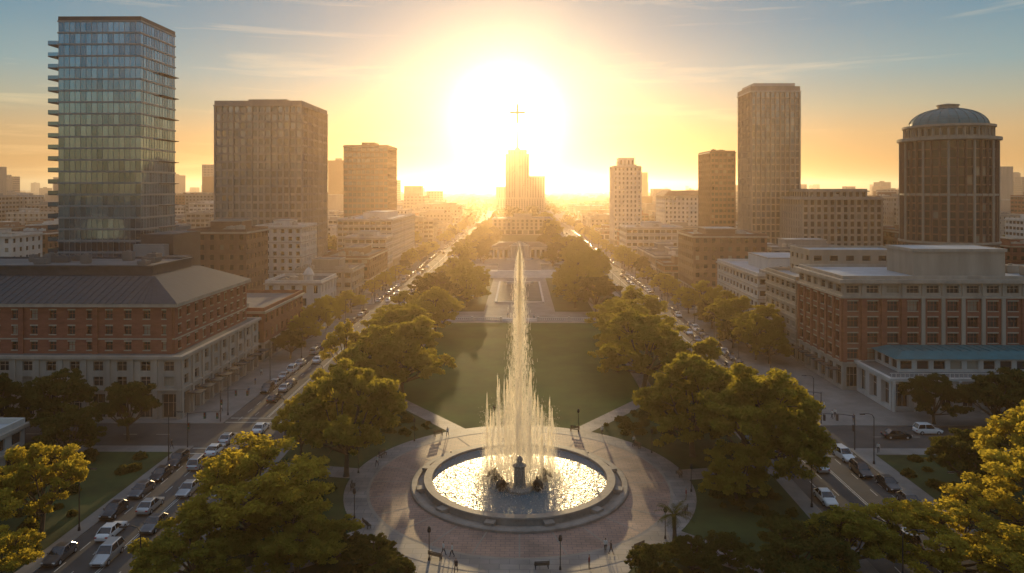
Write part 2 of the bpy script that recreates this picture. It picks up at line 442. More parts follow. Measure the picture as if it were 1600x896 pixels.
# terraced steps and low walls between the pool and the hall
mb = MB()
for i in range(6): mb.box(-24+i*.8, 24-i*.8, 356+i*2.4, 372, .131+i*.35, .131+(i+1)*.35)
for s_ in (-1, 1):
    for i in range(3):
        a, b = sorted((s_*12, s_*27)); mb.box(a, b, 382+i*12, 383+i*12, .131, 1.3+i*.3)
mb.obj('terrace_steps', ['white'])
mb = MB()
for a, b in ((-27, -6), (6, 27)):
    mb.box(a, b, 240, 240.5, 1.0, 1.2); mb.box(a, b, 240, 240.5, .13, .4)
    x = a+.3
    while x < b: mb.tube((x, 240.25, .4), (x, 240.25, 1.0), .13, .13, 6); x += .7
    for x in (a, (a+b)/2, b-.7): mb.box(x-.01, x+.71, 239.8, 240.7, .131, 1.45)
for i in range(4): mb.box(-5.9, 5.9, 239+i*.5, 242, .131+i*.15, .28+i*.15)
mb.obj('balustrade', ['white'])

# ------------------------------------------------------------ fountain
fo = empty('fountain', (FX, FY, 0))
mb = MB()
mb.lathe(0, 0, [(16.5, .1), (16.5, .5), (16.3, .62), (15.5, .62), (15.4, .3), (14.5, .3), (14.4, 1.0), (14.55, 1.1), (14.5, 1.3), (13.3, 1.3), (13.2, 1.15), (13.2, .3)], 96)
for k in range(12):
    a = math.pi*2*(k+.5)/12
    c, s_ = math.cos(a), math.sin(a)
    p = [(14.2, -.7), (15.7, -.7), (15.7, .7), (14.2, .7)]
    pts = [(r*c-t*s_, r*s_+t*c) for r, t in p]
    for i in range(4):
        j = (i+1) % 4
        mb.quad((*pts[i], .3), (*pts[j], .3), (*pts[j], .95), (*pts[i], .95))
    mb.quad(*[(*q, .95) for q in pts])
mb.obj('basin', ['fstone'], parent=fo)
mb = MB(); mb.lathe(0, 0, [(.01, .95), (4, .95), (9, .95), (13.25, .95)], 64); mb.obj('pool_water', ['water'], parent=fo)
mb = MB()
mb.lathe(0, 0, [(2.0, .5), (2.0, 1.3), (1.7, 1.5), (.95, 1.6), (.85, 1.9), (.75, 4.2), (1.0, 4.35), (1.0, 4.6), (.6, 4.7), (.35, 5.0), (.5, 5.3), (.4, 5.6), (.1, 5.9)], 8)
mb.obj('pedestal', ['fstone'], parent=fo, loc=(0, -4.6, 0))
mb = MB()
for k, a in enumerate((math.pi*1.0-.15, .15, -math.pi*.5-.75, -math.pi*.5+.75)):
    c, s_ = math.cos(a), math.sin(a); oy_ = -2.0
    pr = [(2.9, .9, .25), (3.2, 1.5, .5), (3.7, 2.1, .58), (4.2, 2.3, .52), (4.6, 2.0, .42), (4.8, 1.6, .22), (5.1, 1.5, .06)]
    mb.path([(r*c, r*s_+oy_, z) for r, z, q in pr], [q*.8 for r, z, q in pr], 10)
    mb.tube((3.9*c, 3.9*s_+oy_, .5), (3.9*c, 3.9*s_+oy_, 1.7), .6, .3, 8)
    mb.poly([(3.5*c, 3.5*s_+oy_, 2.4), (4.1*c, 4.1*s_+oy_, 2.6), (3.6*c, 3.6*s_+oy_, 3.1)])
    mb.poly([(2.9*c, 2.9*s_+oy_, 1.1), (2.6*c-.7*s_, 2.6*s_+.7*c+oy_, 2.0), (2.7*c, 2.7*s_+oy_, 1.6), (2.6*c+.7*s_, 2.6*s_-.7*c+oy_, 2.0)])
mb.obj('dolphin_sculptures', ['bronze'], smooth=True, parent=fo)
PP = []; LL = []; WW = []
def add(P, ln, wd):
    n = len(P); PP.append(P); LL.append(ln[0]+NR.rand(n)*(ln[1]-ln[0])); WW.append(wd[0]+NR.rand(n)*(wd[1]-wd[0]))
def jet(x, y, h, w0, n, pw=.8, ln=(.3, .9), wd=(.02, .05), up=.85):
    u = NR.rand(n)**up
    wid = w0*(.10+.90*(1-u)**pw)
    add(np.stack([x+NR.randn(n)*wid*.5, y+NR.randn(n)*wid*.5, .95+h*u], 1), ln, wd)
jet(0, 0, 34.5, 1.9, 9500, pw=.5)
jet(0, 0, 30, 2.8, 3600, pw=.7)
jet(0, 0, 35.3, .8, 3200, up=.6)
for ring_r, cnt, h0, h1, w0, n in ((1.9, 6, 14, 20, .7, 650), (3.5, 9, 10, 17, .6, 430), (5.0, 15, 7, 14.5, .55, 330)):
    for k in range(cnt):
        a = math.pi*2*(k+R.uniform(-.25, .25))/cnt+ring_r
        jet(ring_r*math.cos(a), ring_r*math.sin(a), R.uniform(h0, h1), w0, n, ln=(.5, 1.5), wd=(.015, .042))
n = 6000; a = NR.rand(n)*6.283; r = 5.9*np.sqrt(NR.rand(n)); z = .95+NR.rand(n)**.95*(15-r*1.3)
add(np.stack([r*np.cos(a), r*np.sin(a), z], 1), (.6, 1.8), (.010, .026))
n = 4500; a = NR.rand(n)*6.283; r = 6.4*np.sqrt(NR.rand(n)); z = .95+NR.rand(n)**1.6*11
add(np.stack([r*np.cos(a), r*np.sin(a), z], 1), (.05, .2), (.02, .05))
n = 6000; a = NR.rand(n)*6.283; r = 5.4+NR.randn(n)*1.1; z = .95+NR.rand(n)**3*1.0
add(np.stack([r*np.cos(a), r*np.sin(a), z], 1), (.06, .2), (.05, .11))
P = np.concatenate(PP); ln = np.concatenate(LL)[:, None]; wd = np.concatenate(WW)[:, None]
n = len(P); ang = NR.rand(n)*math.pi*2
a = np.stack([np.cos(ang), np.sin(ang), np.zeros(n)], 1)*(wd*.5)
u = np.stack([NR.randn(n)*.05, NR.randn(n)*.05, np.ones(n)], 1)*(ln*.5)
V = np.stack([P-a*.9-u, P+a*.9-u, P+a*.5+u, P-a*.5+u], 1).reshape(-1, 3)
V[:, 2] = np.maximum(V[:, 2], .93)
me = bpy.data.meshes.new('water_jets')
me.from_pydata(V.tolist(), [], np.arange(len(V)).reshape(-1, 4).tolist())
sm = bpy.data.materials.new('water_spray'); sm.use_nodes = True; q = sm.node_tree; q.nodes.clear()
o_ = q.nodes.new('ShaderNodeOutputMaterial'); d_ = q.nodes.new('ShaderNodeBsdfRefraction'); t_ = q.nodes.new('ShaderNodeBsdfTranslucent'); m_ = q.nodes.new('ShaderNodeMixShader')
d_.inputs[0].default_value = (1, .97, .92, 1); d_.inputs['Roughness'].default_value = .6; d_.inputs['IOR'].default_value = 1.25
t_.inputs[0].default_value = (.98, .93, .82, 1); m_.inputs[0].default_value = .6
q.links.new(d_.outputs[0], m_.inputs[1]); q.links.new(t_.outputs[0], m_.inputs[2]); q.links.new(m_.outputs[0], o_.inputs[0])
me.materials.append(sm)
o = bpy.data.objects.new('water_jets', me); COL.objects.link(o); o.parent = fo

# ------------------------------------------------------------ trees
def leaf_quads(P, s0, s1):
    n = len(P)
    a = NR.randn(n, 3); a /= np.linalg.norm(a, axis=1)[:, None]
    b = NR.randn(n, 3); b -= a*(a*b).sum(1)[:, None]; b /= np.linalg.norm(b, axis=1)[:, None]
    s = (s0+NR.rand(n)*(s1-s0))[:, None]
    return np.stack([P-a*s, P-b*s*.6, P+a*s, P+b*s*.6], 1).reshape(-1, 3)
def add_leaves(mb, P, s0, s1, m):
    V = leaf_quads(P, s0, s1); k = len(mb.v)
    mb.v += [tuple(x) for x in V.tolist()]
    n = len(P)
    mb.f += [(k+4*i, k+4*i+1, k+4*i+2, k+4*i+3) for i in range(n)]; mb.m += [m]*n
def make_tree(seed, leafm, R0=8., H=15., nl=14, dens=1., s0=.14, s1=.30, gap=0.):
    rr = random.Random(seed); mb = MB()
    th = H*rr.uniform(.2, .27)
    tp = Vector((rr.uniform(-.4, .4), rr.uniform(-.4, .4), th))
    mb.path([(0, 0, -.3), (0, 0, .4), tuple(tp*.5), tuple(tp)], [.62, .42, .36, .34], 8, 1)
    lobes = []
    for i in range(nl):
        a = i*2.4+rr.uniform(-.45, .45)
        if i == 0: rad = .9; z = H*.84
        elif i < 6: rad = R0*rr.uniform(.30, .52); z = H*rr.uniform(.62, .80)
        else: rad = R0*rr.uniform(.54, .84); z = H*rr.uniform(.34, .62)
        lobes.append((Vector((rad*math.cos(a), rad*math.sin(a), z)), R0*rr.uniform(.19, .35)))
    pts = []
    for c, lr in lobes:
        mid = tp.lerp(c, .5)+Vector((rr.uniform(-.6, .6), rr.uniform(-.6, .6), -.5))
        mb.path([tuple(tp-Vector((0, 0, .3))), tuple(mid), tuple(c)], [.24, .15, .06], 6, 1)
        for j in range(rr.randint(12, 18)):
            d = Vector((rr.gauss(0, 1), rr.gauss(0, 1), rr.gauss(.2, .9))).normalized()
            if d.z < -.6: d.z *= -.5
            cc = c+Vector((d.x, d.y, d.z*.9))*lr*rr.uniform(.5, 1.3)
            if j % 2 == 0: mb.path([tuple(c.lerp(mid, .3)), tuple(cc)], [.07, .03], 4, 1)
            if rr.random() < gap: continue
            cr_ = lr*rr.uniform(.14, .38)+.15
            n = int(190*dens*(cr_/1.)**1.5)
            g = NR.randn(n, 3); g /= np.linalg.norm(g, axis=1)[:, None]
            g *= (NR.rand(n)**.6)[:, None]*cr_*np.array([1.35, 1.35, .75])
            pts.append(g+np.array(cc))
    add_leaves(mb, np.concatenate(pts), s0, s1, 0)
    return mb.mesh('tree_crown', [leafm, 'bark'])
TV = [make_tree(i+1, 'leaf', nl=16+i % 3, dens=1.35) for i in range(5)]
TY = [make_tree(20+i, 'leafy', nl=15, dens=1.1, gap=.18) for i in range(3)]
TD = [make_tree(30+i, 'leafd', nl=14, dens=1.1, s0=.2, s1=.36) for i in range(3)]
def tree(x, y, r, h, kind='g', name=None):
    me = R.choice({'g': TV, 'y': TY, 'd': TD}[kind])
    inst(name or {'g': 'shade_tree', 'y': 'golden_tree', 'd': 'evergreen_oak_tree'}[kind], me, x, y, .1, R.uniform(0, 6.28), r/8, r/8*R.uniform(.9, 1.1), h/15.4)
tree(-27, 108, 8.5, 18.5); tree(-33, 124, 6, 13); tree(-36, 114, 4.5, 12, 'y')
tree(-32.5, 84, 10, 14, 'y'); tree(-26, 80, 6, 8.5); tree(-36, 76, 7, 8.5)
tree(-61.5, 88, 5.5, 13, 'y'); tree(-68, 83, 7.5, 12, 'y'); tree(-58, 75, 5, 8, 'y'); tree(-75, 90, 6, 9)
tree(-25, 150, 10, 17.5); tree(-34, 143, 7, 13); tree(-41, 165, 5.5, 15, 'y')
tree(-30, 176, 10, 16); tree(-34, 197, 8.5, 13); tree(-26, 214, 9, 14.5); tree(-37, 230, 7, 12); tree(-40, 184, 5, 9, 'y')
tree(29, 117, 9.5, 18); tree(36.5, 106, 10, 18.5); tree(39, 122, 7, 14); tree(31, 99, 5, 9); tree(25.5, 124, 6, 12, 'y')
tree(28, 158, 11, 17.5); tree(37, 146, 7, 14); tree(31, 182, 10, 16); tree(29, 204, 9.5, 13.5); tree(37, 222, 8, 14.5); tree(24, 172, 6, 11, 'y')
tree(62, 82, 9.5, 14.5, 'y'); tree(48, 78, 8, 10, 'y'); tree(73, 93, 10, 18, 'y'); tree(31, 77, 7, 8, 'd'); tree(66, 102, 6, 10, 'd')
tree(85, 99, 9, 18, 'y'); tree(54, 70, 8, 9, 'y'); tree(38, 80, 6, 8)
for x, y, r, h in ((-20, 268, 8, 13), (-23, 288, 8, 14), (-19, 306, 6, 11), (-22, 325, 7, 12), (21, 266, 8, 13), (23, 284, 8.5, 14), (19.5, 303, 6, 10), (22, 322, 7, 12)): tree(x, y, r, h)
for x, y, r, h in ((-17, 80, 3.2, 4.5), (-22, 82, 3, 4), (-14, 76, 3, 4), (15, 78, 3, 4.5), (20, 80, 3.5, 4.5), (25, 82, 3, 4)): tree(x, y, r, h, 'd')
for x, y, r, h in ((-74, 113, 6, 10), (-82, 124, 7, 13), (-92, 120, 7, 13), (-103, 125, 8, 14), (-112, 118, 7, 13), (-98, 108, 6, 9), (-70, 124, 5.5, 11), (-122, 126, 8, 14), (-86, 104, 5, 7)):
    tree(x, y, r, h, 'd')
for x, y, r, h in ((79, 134, 6, 10), (89, 131, 7, 11), (99, 133, 8, 12), (110, 128, 8, 13), (94, 118, 6, 9), (120, 122, 8, 13), (82, 112, 6, 10), (104, 112, 7, 11)):
    tree(x, y, r, h, 'd')
y = 252
while y < 1000:
    for s_ in (-1, 1):
        if abs(y-527) > 14 and abs(y-768) > 14:
            if R.random() < .72: tree(s_*32+R.uniform(-6, 4), y+R.uniform(-7, 7), R.uniform(5, 10), R.uniform(8, 17), R.choice('ggd'))
            if y > 395 and R.random() < .5: tree(s_*22+R.uniform(-3, 4), y+R.uniform(-6, 6), R.uniform(4, 8), R.uniform(7, 13), 'd')
    y += 17
y = 185
while y < 900:
    for s_ in (-1, 1):
        if abs(y-268) > 10 and abs(y-527) > 12 and abs(y-768) > 12:
            if R.random() < .7: tree(s_*61+R.uniform(-1, 1), y, R.uniform(3.5, 6.5), R.uniform(7, 13), R.choice('ggd'))
    y += 14
for x, y, r, h in ((66, 196, 7, 13), (64, 212, 7.5, 13), (67, 232, 7, 12), (64, 181, 5, 9), (65, 250, 7, 13)): tree(x, y, r, h)

def shrub_bed(name, cells, leafm, s=.16):
    mb = MB(); P = []
    for (x, y, r, h) in cells:
        n = int(260*r*r+40)
        g = NR.randn(n, 3); g /= np.linalg.norm(g, axis=1)[:, None]; g[:, 2] = np.abs(g[:, 2])
        g *= (NR.rand(n)**.4)[:, None]*np.array([r, r, h]); P.append(g+np.array([x, y, .15]))
    add_leaves(mb, np.concatenate(P), s, s*1.9, 0); mb.obj(name, [leafm])
def bed(poly_pts, n, r0, r1):
    c = []
    xs = [p[0] for p in poly_pts]; ys_ = [p[1] for p in poly_pts]
    while len(c) < n:
        x = R.uniform(min(xs), max(xs)); y = R.uniform(min(ys_), max(ys_))
        ins = False; j = len(poly_pts)-1
        for i in range(len(poly_pts)):
            (xi, yi), (xj, yj) = poly_pts[i], poly_pts[j]
            if (yi > y) != (yj > y) and x < (xj-xi)*(y-yi)/(yj-yi)+xi: ins = not ins
            j = i
        if ins and math.hypot(x-FX, y-FY) > 27.5:
            r = R.uniform(r0, r1); c.append((x, y, r, r*R.uniform(.7, 1.1)))
    return c
for s_ in (-1, 1):
    shrub_bed('shrub_bed', bed([(s_*15, 131), (s_*26, 144.5), (s_*37, 145), (s_*36, 124), (s_*22, 124)], 80, .4, 1.1), 'leafd')
    shrub_bed('shrub_bed', bed([(s_*28, 104), (s_*28, 98), (s_*38, 92), (s_*38, 104)], 26, .5, 1.2), 'leafd')
    shrub_bed('hedge', bed([(s_*12, 62), (s_*12, 76), (s_*17, 82), (s_*26, 76), (s_*30, 60)], 110, .5, 1.4), 'leafd')
    shrub_bed('hedge', bed([(s_*60, 62), (s_*60, 117), (s_*80, 117), (s_*80, 62)], 60, .6, 1.4), 'leafd')
def palm_mesh(h):
    mb = MB(); rr = random.Random(3)
    mb.path([(0, 0, -.1), (.05, 0, h*.5), (0, .05, h)], [.28, .2, .22], 8, 1)
    for i in range(26):
        a = i*2.4; el = rr.uniform(-.2, 1.1); ln = rr.uniform(1.7, 2.3)
        prev = Vector((0, 0, h)); d = Vector((math.cos(a)*math.cos(el), math.sin(a)*math.cos(el), math.sin(el)))
        side = Vector((-math.sin(a), math.cos(a), 0))
        for k in range(7):
            nxt = prev+d*ln/7; d = (d+Vector((0, 0, -.17))).normalized()
            wd = .42*math.sin(math.pi*(k+.7)/8)
            for sg in (-1, 1):
                for q_ in (0, .5):
                    b0 = prev.lerp(nxt, q_); b1 = prev.lerp(nxt, q_+.3)
                    tip = b1+side*sg*wd+d*.2-Vector((0, 0, .12))
                    mb.poly([tuple(b0), tuple(b1), tuple(tip)], 0)
            prev = nxt
    return mb.mesh('palm', ['leafd', 'bark'])
PM = palm_mesh(3.4)
for x, y, s_ in ((19.3, 86, 1.25), (-25, 131, .9), (28, 129, 1.5)): inst('palm_tree', PM, x, y, .1, R.uniform(0, 6), s_)

# ------------------------------------------------------------ buildings
rb = random.Random(5)
mb = MB()
x0, x1, y0, y1 = -205, -66, 135.5, 177
mb.four(x0, x1, y0, y1, .13, 5.6, 4.6, 1, .62, .86, .9, 1, 2, bias=.1, mull=2, mf=1)
mb.four(x0, x1, y0, y1, 5.9, 11.8, 4.6, 2, .42, .62, .45, 1, 2, mull=1)
mb.ring(x0, x1, y0, y1, 5.6, 5.9, .35, 1); mb.ring(x0, x1, y0, y1, 11.8, 12.4, .6, 1)
mb.quad((x0, y0, 12.3), (x1, y0, 12.3), (x1, y1, 12.3), (x0, y1, 12.3), 4)
for i in range(31):
    X = x1-.35-i*4.6*(139/138.)
    if X > x0: mb.box(X-.45, X+.45, y0-.28, y0+.05, .13, 11.79, 1)
for i in range(10):
    Y = y0+.4+i*4.6
    if Y < y1: mb.box(x1-.05, x1+.3, Y-.45, Y+.45, .13, 11.79, 1)
bx0, bx1, by0, by1 = x0+2, x1-2.2, y0+2.2, y1-2
mb.four(bx0, bx1, by0, by1, 12.3, 21.6, 3.7, 3, .36, .52, .35, 0, 2, mull=1, sill=1)
mb.ring(bx0, bx1, by0, by1, 21.6, 22.3, .8, 1); mb.ring(bx0, bx1, by0, by1, 15.1, 15.35, .15, 1)
for i in range(0, 36, 4):
    X = bx1-1-i*3.7
    if X > bx0: mb.box(X-.5, X+.5, by0-.35, by0+.05, 12.3, 21.58, 0)
mb.frustum((bx0-.9, bx1+.9, by0-.9, by1+.9), (bx0+8, bx1-8, by0+8, by1-8), 22.3, 26.6, 3, 3)
X = bx1-2
while X > bx0+4:
    mb.path([(X-1.0, by0-.9, 22.33), (min(X, bx1-8.2), by0+8, 26.63)], [.09, .09], 4, 3); X -= 1.5
mb.box(bx0+12, bx1-9.5, by0+9.5, by1-9.5, 26.6, 28.4, 3, 4); mb.ring(bx0+12, bx1-9.5, by0+9.5, by1-9.5, 28.4, 28.8, .4, 3)
mb.units(bx0+90, bx1-10, by0+11, by1-11, 28.4, 12, 4, rb)
for i in range(9): mb.box(x1-.1, x1+2.6, y0+3+i*4.6, y0+5.8+i*4.6, 4.2, 4.35, 3)
mb.obj('brick_corner_building', ['brick', 'stone', 'glass', 'slate', 'roofg'])

mb = MB()
x0, x1, y0, y1, H = -124, -101.7, 188, 207, 90
nf = 27; fh = (H-6)/nf
mb.four(x0, x1, y0, y1, 6, H, 1.5, nf, .95, .86, .07, 1, 0, bias=.7)
mb.four(x0, x1, y0, y1, .1, 6, 3.1, 1, .9, .9, .3, 1, 0)
for i in range(nf+1):
    z = 6+i*fh
    mb.ring(x0, x1, y0, y1, z-.2, z+.2, .22, 1)
    if 1 <= i < nf-1:
        mb.box(x0-3.2, x0-.23, y0+.5, y1-2, z-.12, z+.12, 2)
        mb.box(x0-3.2, x0-3.14, y0+.5, y1-2, z+.12, z+1.1, 0)
        mb.box(x0-3.13, x0-.23, y0+.5, y0+.56, z+.12, z+1.1, 0)
        if i < nf-2 and i % 2: mb.box(x1+.23, x1+1.2, y0+9, y1, z-.1, z+.1, 2)
mb.roof(x0, x1, y0, y1, H, 3, 2, 1.3)
mb.box(x0+4, x1-4, y0+4, y1-4, H, H+1.5, 2, 3)
mb.box(-99.5, -91, 184, 200, .1, 33, 2, 3); mb.box(-101.6, -86, 180, 183.9, .1, 27.5, 2, 3); mb.box(-100, -92, 181, 183.8, 27.5, 30.5, 1)
mb.obj('glass_apartment_tower', ['curtain', 'mull', 'dark', 'roofg'])

def building(name, x0, x1, y0, y1, H, wall, glass='glass', bay=3.4, fl=3.6, fw=.6, fh=.5, dep=.3, base=4.5, roof='roofg', par=.9, bands=0, pent=True, mull=0, pil=0, trim='stone', gm=None, unitn=5, cornice=.5):
    mb = MB(); rr = random.Random(int(abs(x0))*7+int(y0))
    rows = max(1, int(round((H-base)/fl)))
    mb.four(x0, x1, y0, y1, .1, base, bay*1.3, 1, .75, .8, .4, 2, 1)
    mb.four(x0, x1, y0, y1, base, H, bay, rows, fw, fh, dep, 0, 1, mull=mull)
    mb.ring(x0, x1, y0, y1, base-.2, base+.2, .2, 2)
    if cornice: mb.ring(x0, x1, y0, y1, H-.5, H+.1, cornice, 2)
    f = (H-base)/rows
    if bands:
        for i in range(bands, rows, bands): mb.ring(x0, x1, y0, y1, base+i*f-.15, base+i*f+.15, .18, 2)
    if pil:
        cw = max(1, round((x1-x0)/bay)); b = (x1-x0)/cw
        for i in range(0, cw+1, pil):
            X = min(max(x0+i*b, x0+.3), x1-.3); mb.box(X-.3, X+.3, y0-.35, y0+.02, base+.2, H-.5, 0)
        cw = max(1, round((y1-y0)/bay)); b = (y1-y0)/cw
        for i in range(0, cw+1, pil):
            Y = min(max(y0+i*b, y0+.3), y1-.3)
            mb.box(x0-.35, x0+.02, Y-.3, Y+.3, base+.2, H-.5, 0); mb.box(x1-.02, x1+.35, Y-.3, Y+.3, base+.2, H-.5, 0)
    mb.roof(x0, x1, y0, y1, H+.1, 3, 0, par)
    W = x1-x0; D = y1-y0
    if pent:
        a = x0+W*rr.uniform(.2, .35); b = x1-W*rr.uniform(.2, .4); c = y0+D*.3; d = y1-D*.25
        hh = rr.uniform(2.5, 4.5)
        mb.box(a, b, c, d, H+.1, H+hh, 0, 3); mb.ring(a, b, c, d, H+hh-.3, H+hh+.1, .15, 2)
    if W > 8 and D > 8: mb.units(x0, x1, y0, y0+D*.32+3.5, H+.1, unitn, 2, rr)
    mb.obj(name, [wall, glass, trim, roof])
B = building
occ = []
def BB(*a, **k): occ.append((a[1]-3, a[2]+3, a[3]-3, a[4]+3)); B(*a, **k)
occ += [(-210, -60, 130, 215), (60, 215, 130, 215)]
BB('grid_office_tower', -142.5, -101.6, 330, 374, 84, 'conc', 'curtain2', bay=2.9, fl=3.7, fw=.66, fh=.72, dep=.5, bands=0, pil=3, par=2, unitn=8, trim='conc')
BB('midrise_office_tower', -119, -89, 480, 516, 73.5, 'brick2', 'curtain2', bay=3.0, fl=3.9, fw=.84, fh=.62, dep=.3, trim='conc')
BB('terraced_office_building', -103, -72, 400, 488, 27, 'white', 'glass', bay=3.2, fl=3.4, fw=.86, fh=.5, dep=.5, bands=1, roof='roofw')
BB('low_office_building', -92, -70, 372, 392, 19, 'white', 'glass', fw=.8, fh=.5, bands=1, roof='roofw')
BB('white_apartment_building', -108.5, -89.5, 290, 312, 29, 'white', 'glass', bay=3.2, fl=3.2, fw=.5, fh=.55, dep=1.0, roof='roofw', bands=2)
BB('brown_office_building', -118, -97, 250, 272, 29.5, 'brick2', 'glassd', bay=3.4, fw=.4, fh=.5)
BB('grey_office_building', -150, -121, 252, 280, 27.5, 'conc', 'glassd', bay=3.4, fw=.75, fh=.45, bands=1)
BB('brick_shop_building', -92, -66, 181, 214, 13.2, 'brick', 'glass', bay=4, fw=.45, fh=.5, pent=False, mull=1, base=5)
BB('chapel_building', -86, -67, 238, 258, 13, 'white', 'glass', bay=4, fw=.35, fh=.6, roof='slate', pent=False)
BB('small_white_building', -90, -67, 283, 305, 12, 'beige', 'glass', bay=4)
BB('brick_row_building', -88, -67, 315, 360, 14, 'brick2', 'glass', bay=4)
mb = MB(); mb.lathe(-72, 240.5, [(1.6, 13.1), (1.6, 15.5), (1.9, 15.7), (1.7, 16.2), (1.2, 17.2), (.5, 17.9), (.08, 18.2), (.02, 19.5)], 12); mb.obj('chapel_cupola', ['white'])
BB('white_annex_building', -118, -81, 98, 113, 6.5, 'white', 'glass', bay=3.4, fw=.6, fh=.5, base=3, roof='roofw', pent=False, fl=3)

mb = MB()
x0, x1, y0, y1 = 72, 205, 157, 182
mb.four(x0, x1, y0, y1, .13, 6, 4.4, 1, .6, .75, .5, 1, 2, mull=2)
mb.ring(x0, x1, y0, y1, 6, 6.4, .3, 1)
mb.four(x0, x1, y0, y1, 6.4, 20.6, 4.4, 4, .52, .6, .45, 0, 2, mull=2, sill=1)
mb.ring(x0, x1, y0, y1, 20.6, 21.1, .5, 1)
mb.four(x0, x1, y0, y1, 21.1, 24.0, 4.4, 1, .6, .55, .4, 1, 2, mull=2)
mb.ring(x0, x1, y0, y1, 24.0, 24.8, 1.1, 1)
W = x1-x0; cw = round(W/4.4); b = W/cw
for i in range(cw+1):
    X = min(max(x0+i*b, x0+.4), x1-.4)
    mb.box(X-.4, X+.4, y0-.4, y0+.02, 6.4, 20.58, 1 if 3 < i < 9 else 0)
    mb.box(X-.25, X+.25, y0-.3, y0+.02, 21.11, 23.98, 1)
for i in range(7):
    Y = min(max(y0+i*25/6, y0+.4), y1-.4); mb.box(x0-.4, x0+.02, Y-.4, Y+.4, 6.4, 20.58, 0)
mb.roof(x0, x1, y0, y1, 24.85, 3, 1, .7)
mb.box(91, 112, 163, 175, 24.85, 31, 4, 3); mb.ring(91, 112, 163, 175, 30.4, 31.1, .3, 1); mb.units(113, 128, 160, 180, 24.85, 14, 4, rb)
mb.units(130, 200, 160, 180, 24.85, 12, 4, rb)
for i in range(6): mb.box(x0-2.2, x0+.1, y0+1+i*4.2, y0+3.8+i*4.2, 4.3, 4.45, 5)
mb.obj('brick_courthouse_building', ['brick', 'stone', 'glass', 'roofw', 'beige', 'dark'])
mb = MB()
x0, x1, y0, y1 = 75, 150, 142, 156.8
mb.four(x0, x1, y0, y1, .13, 6.2, 4.4, 1, .66, .78, 1.0, 0, 1, mull=2)
mb.ring(x0, x1, y0, y1, 6.2, 6.8, .5, 0)
mb.quad((x0, y0, 6.7), (x1, y0, 6.7), (x1, y1, 6.7), (x0, y1, 6.7), 3)
X = x0+.4
while X < x1: mb.tube((X, y0-.45, .13), (X, y0-.45, 6.2), .38, .32, 10, 0); X += 4.41
X = x0
while X < x1: mb.box(X-.05, X+.05, y0-.3, y0-.2, 6.8, 7.7, 0); X += .9
mb.box(x0-.3, x1, y0-.3, y0-.2, 7.7, 7.85, 0)
mb.four(x0+4, x1-2, y0+5, y1-.2, 6.7, 9.6, 3.4, 1, .7, .6, .3, 0, 1)
mb.frustum((x0+3, x1-1, y0+4, y1-.1), (x0+6, x1-4, y0+7, y1-1.5), 9.6, 10.6, 2, 2)
X = x0+6.5
while X < x1-4: mb.box(X, X+.12, y0+7.1, y1-1.6, 10.6, 10.72, 2); X += 2
mb.obj('white_pavilion_building', ['white', 'glass', 'teal', 'roofg'])
BB('beige_civic_building', 72, 120, 184, 207, 21, 'beige', 'glass', bay=3.8, fw=.65, fh=.45, bands=1, roof='roofw', mull=1, unitn=14, pent=False)
mb = MB(); mb.four(78, 104, 190, 204, 21.1, 28, 4, 2, .5, .4, .3, 0, 1); mb.roof(78, 104, 190, 204, 28, 2, 0, .6); mb.obj('rooftop_penthouse', ['beige', 'glass', 'roofw'])
BB('pale_stone_building', 72, 104, 214, 258, 18.5, 'white', 'glass', bay=3.6, fw=.6, fh=.45, bands=1, roof='roofw', unitn=12)
BB('brick_office_building', 71, 101, 290, 318, 25.5, 'brick2', 'glass', bay=3.4, fw=.45, fh=.5, roof='roofw')
BB('white_office_building', 66, 101, 440, 470, 20.5, 'white', 'glass', fw=.8, fh=.5, bands=1, roof='roofw')
BB('hotel_building', 122, 160, 600, 640, 38, 'white', 'glass', bay=3.6, fw=.45, fh=.5, roof='brick2')
mb = MB(); mb.frustum((121, 161, 599, 641), (127, 155, 605, 635), 39.1, 43.5, 0, 0); mb.obj('hotel_mansard_roof', ['brick2'])
BB('slender_white_tower', 74, 95.5, 560, 584, 62, 'white', 'glass', bay=3, fw=.42, fh=.55, pil=2)
mb = MB(); mb.four(79, 91, 565, 579, 63, 68.5, 3, 1, .4, .6, .3, 0, 1); mb.roof(79, 91, 565, 579, 68.5, 0, 0); mb.obj('tower_penthouse', ['white', 'glass'])
BB('dark_office_tower', 120.5, 136, 450, 480, 68, 'brick2', 'glassd', bay=2.4, fw=.8, fh=.55, pil=2, trim='dark', pent=False)
BB('tall_residential_tower', 123.6, 149.5, 380, 404, 97, 'beige', 'curtain2', bay=2.6, fl=3.6, fw=.74, fh=.84, dep=.6, pil=2, pent=False, par=2.5, trim='white')
mb = MB()
mb.four(125.5, 147.5, 382, 402, 97.2, 100.5, 3, 1, .7, .7, .3, 0, 1); mb.roof(125.5, 147.5, 382, 402, 100.5, 0, 0, 1)
mb.obj('tower_crown', ['white', 'curtain2'])
BB('classical_office_building', 139, 178, 350, 385, 40, 'stone', 'glassd', bay=3.2, fw=.55, fh=.7, pil=1, pent=False, cornice=1.2)
mb = MB(); mb.four(144, 173, 355, 380, 40.2, 44.0, 3.2, 1, .5, .6, .3, 0, 1); mb.roof(144, 173, 355, 380, 44.0, 0, 0); mb.ring(144, 173, 355, 380, 43.4, 44.0, .8, 0); mb.obj('attic_storey', ['stone', 'glassd'])
mb = MB(); cx, cy, r = 185., 308., 18.0; occ.append((160, 208, 285, 330))
ns_ = 36
def pc(i, rr_): a = 2*math.pi*i/ns_; return cx+rr_*math.cos(a), cy+rr_*math.sin(a)
